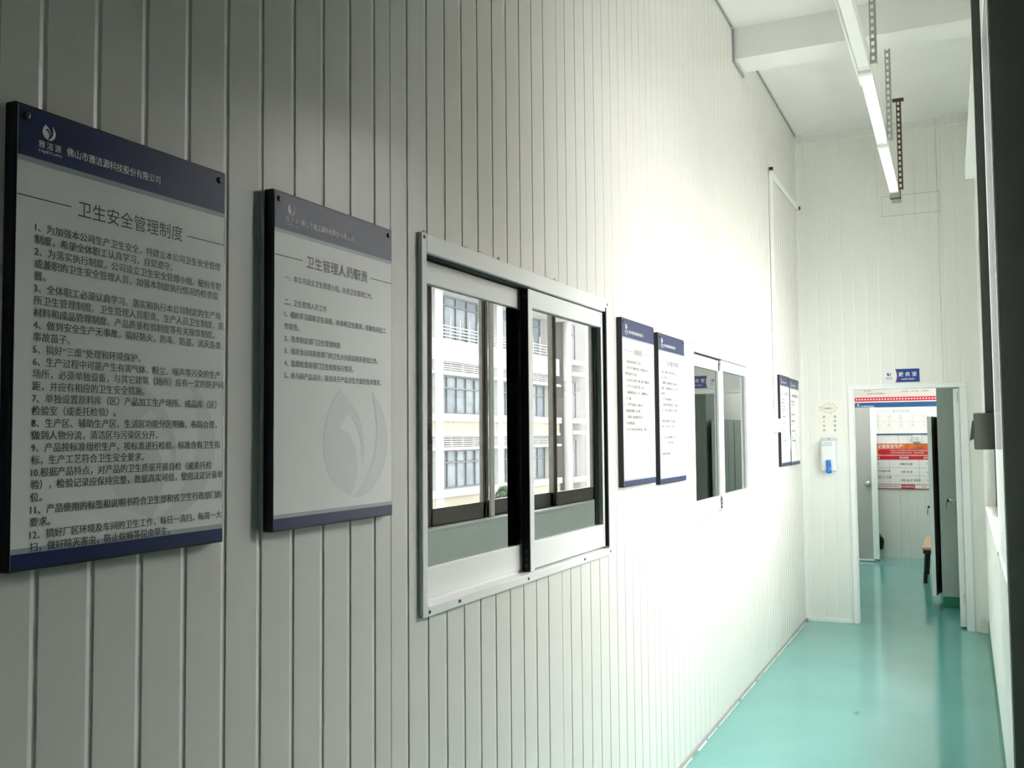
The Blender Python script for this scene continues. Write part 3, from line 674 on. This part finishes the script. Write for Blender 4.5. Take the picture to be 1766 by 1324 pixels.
# ------------------------------------------------------------------ locker room contents
LXF = 1.045
t = thing('tall_cabinet', (1.40, 9.98, 0), 'tall grey-green steel cabinet just inside the doorway, on a dark green base', 'cabinet')
MB().box(LXF, 1.80, 9.70, 10.25, 0.10, 2.25, 0.003).build('body', LOCK, t)
MB().box(LXF+0.01, 1.80, 9.71, 10.24, 0, 0.10).build('plinth', EPOXY_DARK, t)
def door_leaf_open(parent):
    # locker door left ajar: hinged at the cabinet front, free edge towards the camera
    a = Vector((1.036, 10.10, 0)); b = Vector((0.978, 9.72, 0)); dr = (b-a).normalized(); nrm = Vector((dr.y, -dr.x, 0))*0.018
    m_ = MB(); z0, z1 = 0.10, 1.735
    q = [a+nrm, b+nrm, b-nrm, a-nrm]
    m_.add([(p.x, p.y, z0) for p in q] + [(p.x, p.y, z1) for p in q], [(0,1,2,3),(4,5,6,7),(0,1,5,4),(1,2,6,5),(2,3,7,6),(3,0,4,7)])
    d_ = m_.build('door', LOCKD, parent)
    e_ = MB(); f0, f1 = b - dr*0.002, b + dr*0.003; n2 = nrm*1.0
    q = [f0+n2, f1+n2, f1-n2*1.0, f0-n2*1.0]
    e_.add([(p.x, p.y, z0) for p in q] + [(p.x, p.y, z1) for p in q], [(0,1,2,3),(4,5,6,7),(0,1,5,4),(1,2,6,5),(2,3,7,6),(3,0,4,7)])
    e_.build('door_edge', ALU, d_)
    l_ = MB(); l_.lathe([(0.012, 0), (0.012, 0.02), (0.008, 0.025)], lambda p, q_, h: (0.968-h, 9.735+p, 0.905+q_), 10)
    l_.box(0.938, 0.944, 9.73, 9.74, 0.83, 0.875); l_.tube([(0.945, 9.735, 0.9), (0.941, 9.735, 0.87)], 0.003, 6)
    l_.build('lock', BLACK, d_)
door_leaf_open(t)
for i in range(4):
    y0 = 10.26 + 0.62*i; y1 = y0 + 0.61
    where = ['first low locker, touching the tall cabinet', 'second low locker behind the tall cabinet', 'third low locker behind the tall cabinet', 'last low locker, close to the back wall'][i]
    t = thing('locker', (1.42, (y0+y1)/2, 0), 'grey steel locker along the right side, ' + where, 'locker', 'low lockers behind the tall cabinet')
    MB().box(LXF, 1.80, y0, y1, 0.10, 1.75, 0.003).build('body', LOCK, t)
    MB().box(LXF+0.01, 1.80, y0, y1, 0, 0.10).build('plinth', EPOXY_DARK, t)
    for j in range(2):
        a = y0 + 0.012 + 0.30*j
        d_ = MB().box(LXF-0.012, LXF, a, a+0.285, 0.12, 1.73, 0.002).build('door', LOCK, t)
        MB().lathe([(0.012, 0), (0.012, 0.015)], lambda p, q, h, a=a: (LXF-0.012-h, a+0.25+p, 0.95+q), 10).build('lock', BLACK, d_)
t = thing('bench', (0.96, 11.55, 0), 'wooden slatted bench on splayed black legs in front of the lockers', 'bench')
for k in range(2): MB().box(0.832+0.105*k, 0.925+0.105*k, 10.94, 12.17, 0.375, 0.40, 0.006).build('slat', WOOD, t)
MB().box(0.842, 1.02, 10.96, 12.15, 0.335, 0.374).build('rail', BLACK, t)
for yy, s_ in ((11.15, 1), (11.95, -1)):
    for xa, xb in ((0.87, 0.845), (0.99, 1.015)):
        MB().tube([(xa, yy, 0.335), (xb, yy+0.05*s_, 0.0)], 0.020, 8).build('leg', BLACK, t)
# far door leaf standing open
root = setting('door_2', (-0.16, 12.83, 0))
lf = MB().box(-0.60, 0.272, 12.81, 12.85, 0.012, 1.90, 0.003).build('door_leaf', LEAF_, root)
mb = MB(); mb.box(0.205, 0.274, 12.803, 12.857, 0.012, 1.905, 0.004); mb.box(0.222, 0.228, 12.798, 12.803, 0.012, 1.90); mb.box(-0.6, 0.274, 12.803, 12.81, 0.012, 0.03); mb.build('edge_profile', ALU, lf)
mb = MB(); mb.lathe([(0.030, 0), (0.030, 0.01), (0.013, 0.014), (0.013, 0.03), (0.028, 0.045), (0.028, 0.062), (0.012, 0.07)], lambda a, b, h: (0.165+a, 12.803-h, 0.965+b), 16)
mb.build('knob', CHROME, lf)
MB().box(-0.66, -0.60, 12.79, 12.87, 0, 1.95).build('door_post', ALU, root)
# dark bag hung low behind the far leaf
t = thing('bag', (0.29, 13.2, 0.06), 'small black bundle with a teal corner, low behind the far door leaf', 'bag')
def lump(c, r, n=9, m=7, a=0.25, seed=1):
    rr = random.Random(seed); m_ = MB(); vs = []; fs = []
    for j in range(m+1):
        th = math.pi*j/m
        for i in range(n):
            ph = 2*math.pi*i/n; k = 1 + a*(rr.random()-0.5)*2
            vs.append((c[0]+r[0]*k*math.sin(th)*math.cos(ph), c[1]+r[1]*k*math.sin(th)*math.sin(ph), c[2]+r[2]*math.cos(th)*(1+a*0.3*(rr.random()-.5))))
    for j in range(m):
        for i in range(n): fs.append((j*n+i, j*n+(i+1) % n, (j+1)*n+(i+1) % n, (j+1)*n+i))
    return m_.add(vs, fs)
lump((0.262, 13.22, 0.19), (0.038, 0.06, 0.085), seed=3).build('sack', CLOTHB, t, smooth=True)
lump((0.240, 13.23, 0.28), (0.028, 0.04, 0.03), seed=5).build('corner', TEAL, t, smooth=True)

# boards on the back wall
fb = lambda u, v, d: (u, LY1 - d, v)
t = thing('wall_poster', (0.35, LY1, 1.995), 'beige poster with red beaded border, top of the back wall', 'poster')
MB().box(-0.45, 1.15, LY1-0.008, LY1, 1.995, 2.62).build('sheet', BEIGE, t)
mb = MB(); mb.rect(-0.45, 1.15, 1.995, 2.045, fb, 0.009); mb.rect(-0.45, 1.15, 2.57, 2.62, fb, 0.009); mb.build('red_border', RED, t)
mb = MB()
for i in range(46): mb.prism([(-0.44+0.0347*i+0.011*math.cos(k*math.pi/3), 2.020+0.009*math.sin(k*math.pi/3)) for k in range(6)], fb, 0.0095, 0.010)
mb.build('beads', WHITEP, t)
mb = MB()
for i, s_ in enumerate(('为了保障员工的健康安全，公司特设立本', '宣传栏，定期宣传安全生产、卫生知识及公', '司文化内容。')): write(mb, s_, 0.10, 2.185-0.028*i, 0.022, fb, 0.009, width=(0.30, 0.33, 0.09)[i])
write(mb, '请全体员工认真学习并遵照执行。', 0.14, 2.092, 0.022, fb, 0.009, width=0.22)
mb.build('lettering', INK, t); mb = MB()
for i, s_ in enumerate(('本公司生产车间实行封闭式管理', '（三）进出制度', '（一）凡进入车间的人员', '必须更衣，洗手消毒，不得携带')): write(mb, s_, 0.55, 2.22-0.035*i, 0.018, fb, 0.009, width=(0.16, 0.09, 0.17, 0.32)[i])
mb.build('lettering', INK, t); mb = MB()
for i in range(3): write(mb, '安全生产，人人有责，注意防护', 0.80, 2.225-0.024*i, 0.016, fb, 0.009, width=0.14)
mb.build('lettering', INK, t)
t = thing('process_board', (0.35, LY1, 1.562), 'white board with blue header and a row of boxed steps joined by arrows', 'notice board')
MB().box(-0.45, 1.15, LY1-0.015, LY1-0.003, 1.562, 1.982, 0.002).build('panel', BOARD, t)
mb = MB(); mb.rect(-0.448, 1.148, 1.915, 1.980, fb, 0.016); mb.rect(-0.448, 1.148, 1.563, 1.578, fb, 0.016); mb.build('header_band', BLUEH, t)
mb = MB()
for p in logo_polys(0.03, 1.955, 0.024, 0.022): mb.flat(p, fb, 0.0165)
write(mb, '雅洁源', 0.03, 1.932, 0.014, fb, 0.0165, width=0.045, align='C'); write(mb, CO, 0.065, 1.932, 0.018, fb, 0.0165, width=0.155, bold=0.02); mb.build('emblem_and_company_name', WHITEP, t)
mb = MB(); write(mb, '进入车间流程', 0.545, 1.865, 0.042, fb, 0.0165, width=0.21, align='C', bold=0.01)
mb.build('title', GREYP, t)
for q0, q1 in ((0.19, 0.42), (0.67, 0.98)): MB().rect(q0, q1, 1.863, 1.866, fb, 0.0165).build('title_rule', GREYP, t)
mb = MB()
steps = ('进入更衣室', '换工作鞋', '穿戴工作服', '洗手消毒', '进入车间')
for i, s_ in enumerate(steps):
    u = 0.262 + 0.137*i; mb = MB()
    for k, ch in enumerate(s_): write(mb, ch, u, 1.805-0.031*k if len(s_) == 5 else 1.795-0.036*k, 0.028, fb, 0.0165, align='C')
    mb.build('step_name', GREYP, t)
    mb = MB(); mb.rect(u-0.088, u-0.052, 1.728, 1.731, fb, 0.0165); mb.flat([(u-0.054, 1.737), (u-0.044, 1.7295), (u-0.054, 1.722)], fb, 0.0165); mb.build('arrow', GREYP, t)
    mb = MB(); a, b, c, d = u-0.028, u+0.028, 1.648, 1.832; e = 0.0015
    for r in ((a, b, c, c+e), (a, b, d-e, d), (a, a+e, c, d), (b-e, b, c, d)): mb.rect(r[0], r[1], r[2], r[3], fb, 0.0165)
    mb.build('step_box', SIGNO, t)
t = thing('socket_box', (0.715, LY1, 1.468), 'small white box on the back wall between the two boards', 'socket')
MB().box(0.672, 0.765, LY1-0.05, LY1, 1.468, 1.552, 0.006).build('housing', PLASTIC, t)
MB().box(0.69, 0.747, LY1-0.054, LY1-0.05, 1.485, 1.535, 0.001).build('face_plate', PLASTICG, t)
t = thing('safety_board', (0.40, LY1, 0.876), 'red and orange safety board with a handwritten table', 'notice board')
bx0, bx1, bz0, bz1 = -0.02, 1.10, 0.876, 1.450
MB().box(bx0, bx1, LY1-0.015, LY1-0.003, bz0, bz1, 0.002).build('panel', BOARD, t)
mb = MB(); mb.rect(bx0, bx1, 1.300, 1.446, fb, 0.016); mb.build('orange_banner', ORANGE, t)
mb = MB(); mb.rect(bx0, bx1, 1.245, 1.295, fb, 0.016); mb.rect(bx0, bx1, 1.443, 1.450, fb, 0.0163); mb.rect(bx0, bx1, bz0, bz0+0.008, fb, 0.016)
mb.rect(bx0, 0.215, bz0, 0.935, fb, 0.016); mb.rect(0.52, 0.68, bz0, 0.935, fb, 0.016); mb.rect(0.215, 0.52, 0.928, 0.935, fb, 0.016); mb.rect(0.68, bx1, 0.928, 0.935, fb, 0.016)
mb.flat(chaikin([(0.25, 1.31), (0.25, 1.38), (0.44, 1.38), (0.44, 1.31)], (), 2), fb, 0.0163); mb.rect(0.40, bx1, 1.312, 1.378, fb, 0.0164)
for z in (1.142, 1.042): mb.rect(bx0, bx1, z, z+0.002, fb, 0.016)
for u in (0.385, 0.735): mb.rect(u, u+0.002, 0.935, 1.245, fb, 0.016)
mb.build('red_print', RED, t)
mb = MB(); write(mb, '企业安全生产', 0.40, 1.415, 0.058, fb, 0.0168, width=0.30, align='C', bold=0.03)
write(mb, '安全生产标准化是企业落实主体责任的重要途径', 0.40, 1.360, 0.020, fb, 0.0168, width=0.44); write(mb, '全面贯彻落实国家安全法规，预防各类事故', 0.40, 1.332, 0.020, fb, 0.0168, width=0.40)
for u, s_ in ((0.22, '风险名称'), (0.56, '管控措施'), (0.83, '责任人')): write(mb, s_, u, 1.270, 0.028, fb, 0.0168, align='C', bold=0.02)
write(mb, '安全监督电话', 0.60, 0.905, 0.026, fb, 0.0168, width=0.14, align='C', bold=0.02)
mb.build('white_lettering', WHITEP, t)
for u, z, s_ in ((0.20, 1.20, '车 工'), (0.51, 1.19, '佩戴安全帽'), (0.82, 1.195, '小 张'), (0.22, 1.10, '电气设备检修'), (0.52, 1.09, '切断 电 源'), (0.82, 1.09, '小 李'), (0.22, 1.02, '机械工人 伤害'), (0.52, 0.985, '停机 维 护 有保护'), (0.82, 0.99, '小 王')):
    mb = MB(); write(mb, s_, u, z, 0.030, fb, 0.0166, align='L'); mb.build('handwriting', INK, t)
mb = MB()
write(mb, '佛山市雅洁源科技股份有限公司', 0.24, 0.905, 0.022, fb, 0.0166, width=0.26); write(mb, '某 年', 0.76, 0.905, 0.024, fb, 0.0166)
mb.build('handwriting', INK, t)

# ceiling lamp added out of view to light the locker room
t = thing('added_panel_lamp', (0.2, 11.3, 2.93), 'white panel lamp added on the locker room ceiling, out of view', 'lamp')
MB().box(-0.15, 0.45, 11.0, 12.2, 2.95, 3.0, 0.004).build('housing', LAMPW, t)
EM = bpy.data.materials.new('added_lamp_diffuser'); EM.use_nodes = True
EM.node_tree.nodes['Principled BSDF'].inputs['Emission Color'].default_value = (1, 0.99, 0.96, 1)
EM.node_tree.nodes['Principled BSDF'].inputs['Emission Strength'].default_value = 14.0
MB().box(-0.13, 0.43, 11.02, 12.18, 2.94, 2.95).build('diffuser', EM, t)

# ------------------------------------------------------------------ the building across the yard
MB().box(W+0.16, 90, -60, 110, -5.4, -5.2).build('ground', GROUND, kind='structure')
FX = 16.0
bl = thing('apartment_building', (FX+3, 33, -5.2), 'white and cream building with louvred bands and balconies, mirrored in the nearest window', 'building')
PIL = [(20.1, 20.7), (25.3, 25.9), (30.5, 31.1), (35.65, 36.2), (41.0, 41.6)]
YA, YB = 20.1, 42.3
mb = MB(); mb.box(FX+0.5, FX+7, YA, YB, -5.2, 12.0)
mb.build('core_wall', FACC, bl)
mb = MB()
for a, b in PIL: mb.box(FX-0.05, FX+0.5, a, b, -5.2, 11.5)
for k in (-1, 0, 1):
    z = 2.79*k
    mb.box(FX-0.12, FX+0.5, YA, YB, z-0.63, z-0.36); mb.box(FX-0.10, FX+0.5, YA, YB, z+1.09, z+1.20); mb.box(FX-0.04, FX+0.5, YA, YB, z+1.60, z+1.72)
mb.box(FX-0.03, FX+0.5, YA, YB, 4.40, 5.18); mb.box(FX-0.8, FX+0.5, YA, YB, 6.95, 7.35); mb.box(FX, FX+0.5, YA, YB, 7.35, 8.2)
mb.build('white_bands', FACW, bl)
mb = MB()
for k in (-1, 0): mb.box(FX, FX+0.5, YA, YB, 2.79*k+1.72, 2.79*k+2.16)
mb.build('cream_bands', FACC, bl)
def facade_window(y0, y1, z0, z1, n, x, tr=0.5):
    m_ = MB()
    for i in range(n+1):
        yy = y0 + (y1-y0)*i/n; m_.box(x, x+0.06, yy-0.035, yy+0.035, z0, z1)
    for z in (z0, z1-0.06, z1-tr): m_.box(x-0.01, x+0.06, y0, y1, z, z+0.06)
    w_ = m_.build('window', FACF, bl)
    MB().box(x+0.06, x+0.10, y0, y1, z0, z1).build('pane', FACG, w_)
def louvre(y0, y1, z0, z1):
    m_ = MB()
    for i in range(5):
        z = z0 + (z1-z0)*(i+0.3)/5; m_.box(FX+0.10, FX+0.16, y0, y1, z, z+0.045)
    for i in range(6): yy = y0 + (y1-y0)*i/5; m_.box(FX+0.09, FX+0.17, yy-0.02, yy+0.02, z0, z1)
    l_ = m_.build('louvre_band', FACW, bl)
    MB().box(FX+0.30, FX+0.5, y0, y1, z0, z1).build('shadow_gap', FACL, l_)
def railing(y0, y1, z0, z1):
    m_ = MB()
    for i in range(5): m_.box(FX+0.05, FX+0.08, y0, y1, z0 + (z1-z0)*i/4 - 0.02, z0 + (z1-z0)*i/4 + 0.02)
    for i in range(7): yy = y0 + (y1-y0)*i/6; m_.box(FX+0.04, FX+0.09, yy-0.02, yy+0.02, z0, z1+0.35)
    m_.build('railing', FACW, bl)
for (a0, a1), (b0, b1) in zip(PIL, PIL[1:]):
    for k in (0, 1): facade_window(a1, b0, 2.79*k-0.36, 2.79*k+1.09, 6, FX+0.20); louvre(a1, b0, 2.79*k+1.20, 2.79*k+1.60)
    railing(a1, b0, 5.22, 5.72); facade_window(a1, b0, 5.18, 6.95, 5, FX+0.38, 0.4)
mb = MB(); mb.tube([(FX-0.35, 42.5, -5.2), (FX-0.35, 42.5, 9)], 0.20, 12); mb.build('drain_pipe', FACW, bl, smooth=True)
mb = MB(); mb.box(FX-0.15, FX+7, 42.75, 48.5, -5.2, 12); mb.build('tiled_wing', FACT, bl)
mb = MB()
for k in (-1, 0, 1, 2):
    z = 2.79*k; mb.box(FX-0.55, FX-0.15, 42.75, 44.6, z-0.62, z-0.40); mb.box(FX-0.55, FX-0.15, 42.75, 44.6, z-1.15, z-0.98)
mb.build('ledge', FACW, bl)
for k in (-1, 0, 1, 2): facade_window(42.85, 43.95, 2.79*k-0.40, 2.79*k+1.40, 2, FX-0.20, 0.55)
# tree in front of it
t = thing('tree', (14.2, 32.5, -5.2), 'small leafy tree in the yard, its crown mirrored low in the nearest window', 'tree')
mb = MB(); mb.tube([(14.2, 32.5, -5.2), (14.25, 32.5, -3.2), (14.2, 32.55, -1.6)], [0.11, 0.08, 0.03], 8)
for k in range(5): an = k*1.3; mb.tube([(14.22, 32.5, -3.0+0.3*k), (14.22+0.7*math.cos(an), 32.5+0.7*math.sin(an), -2.2+0.3*k)], [0.04, 0.012], 6)
mb.build('trunk', BARK, t)
mb = MB(); rr = random.Random(4)
for i in range(900):
    an = rr.uniform(0, 6.28); h = rr.random()**0.8; r = (1.15*(1-h)**0.7+0.1)*math.sqrt(rr.random())
    c = Vector((14.2 + r*math.cos(an), 32.5 + r*math.sin(an), -3.2 + 2.9*h)); d1 = Vector((rr.gauss(0,1), rr.gauss(0,1), rr.gauss(0,1))).normalized()*0.11
    d2 = d1.cross(Vector((rr.gauss(0,1), rr.gauss(0,1), rr.gauss(0,1)))).normalized()*0.05
    mb.add([c-d1, c+d2, c+d1, c-d2], [(0,1,2,3)])
mb.build('foliage', LEAVES, t, recalc=False)
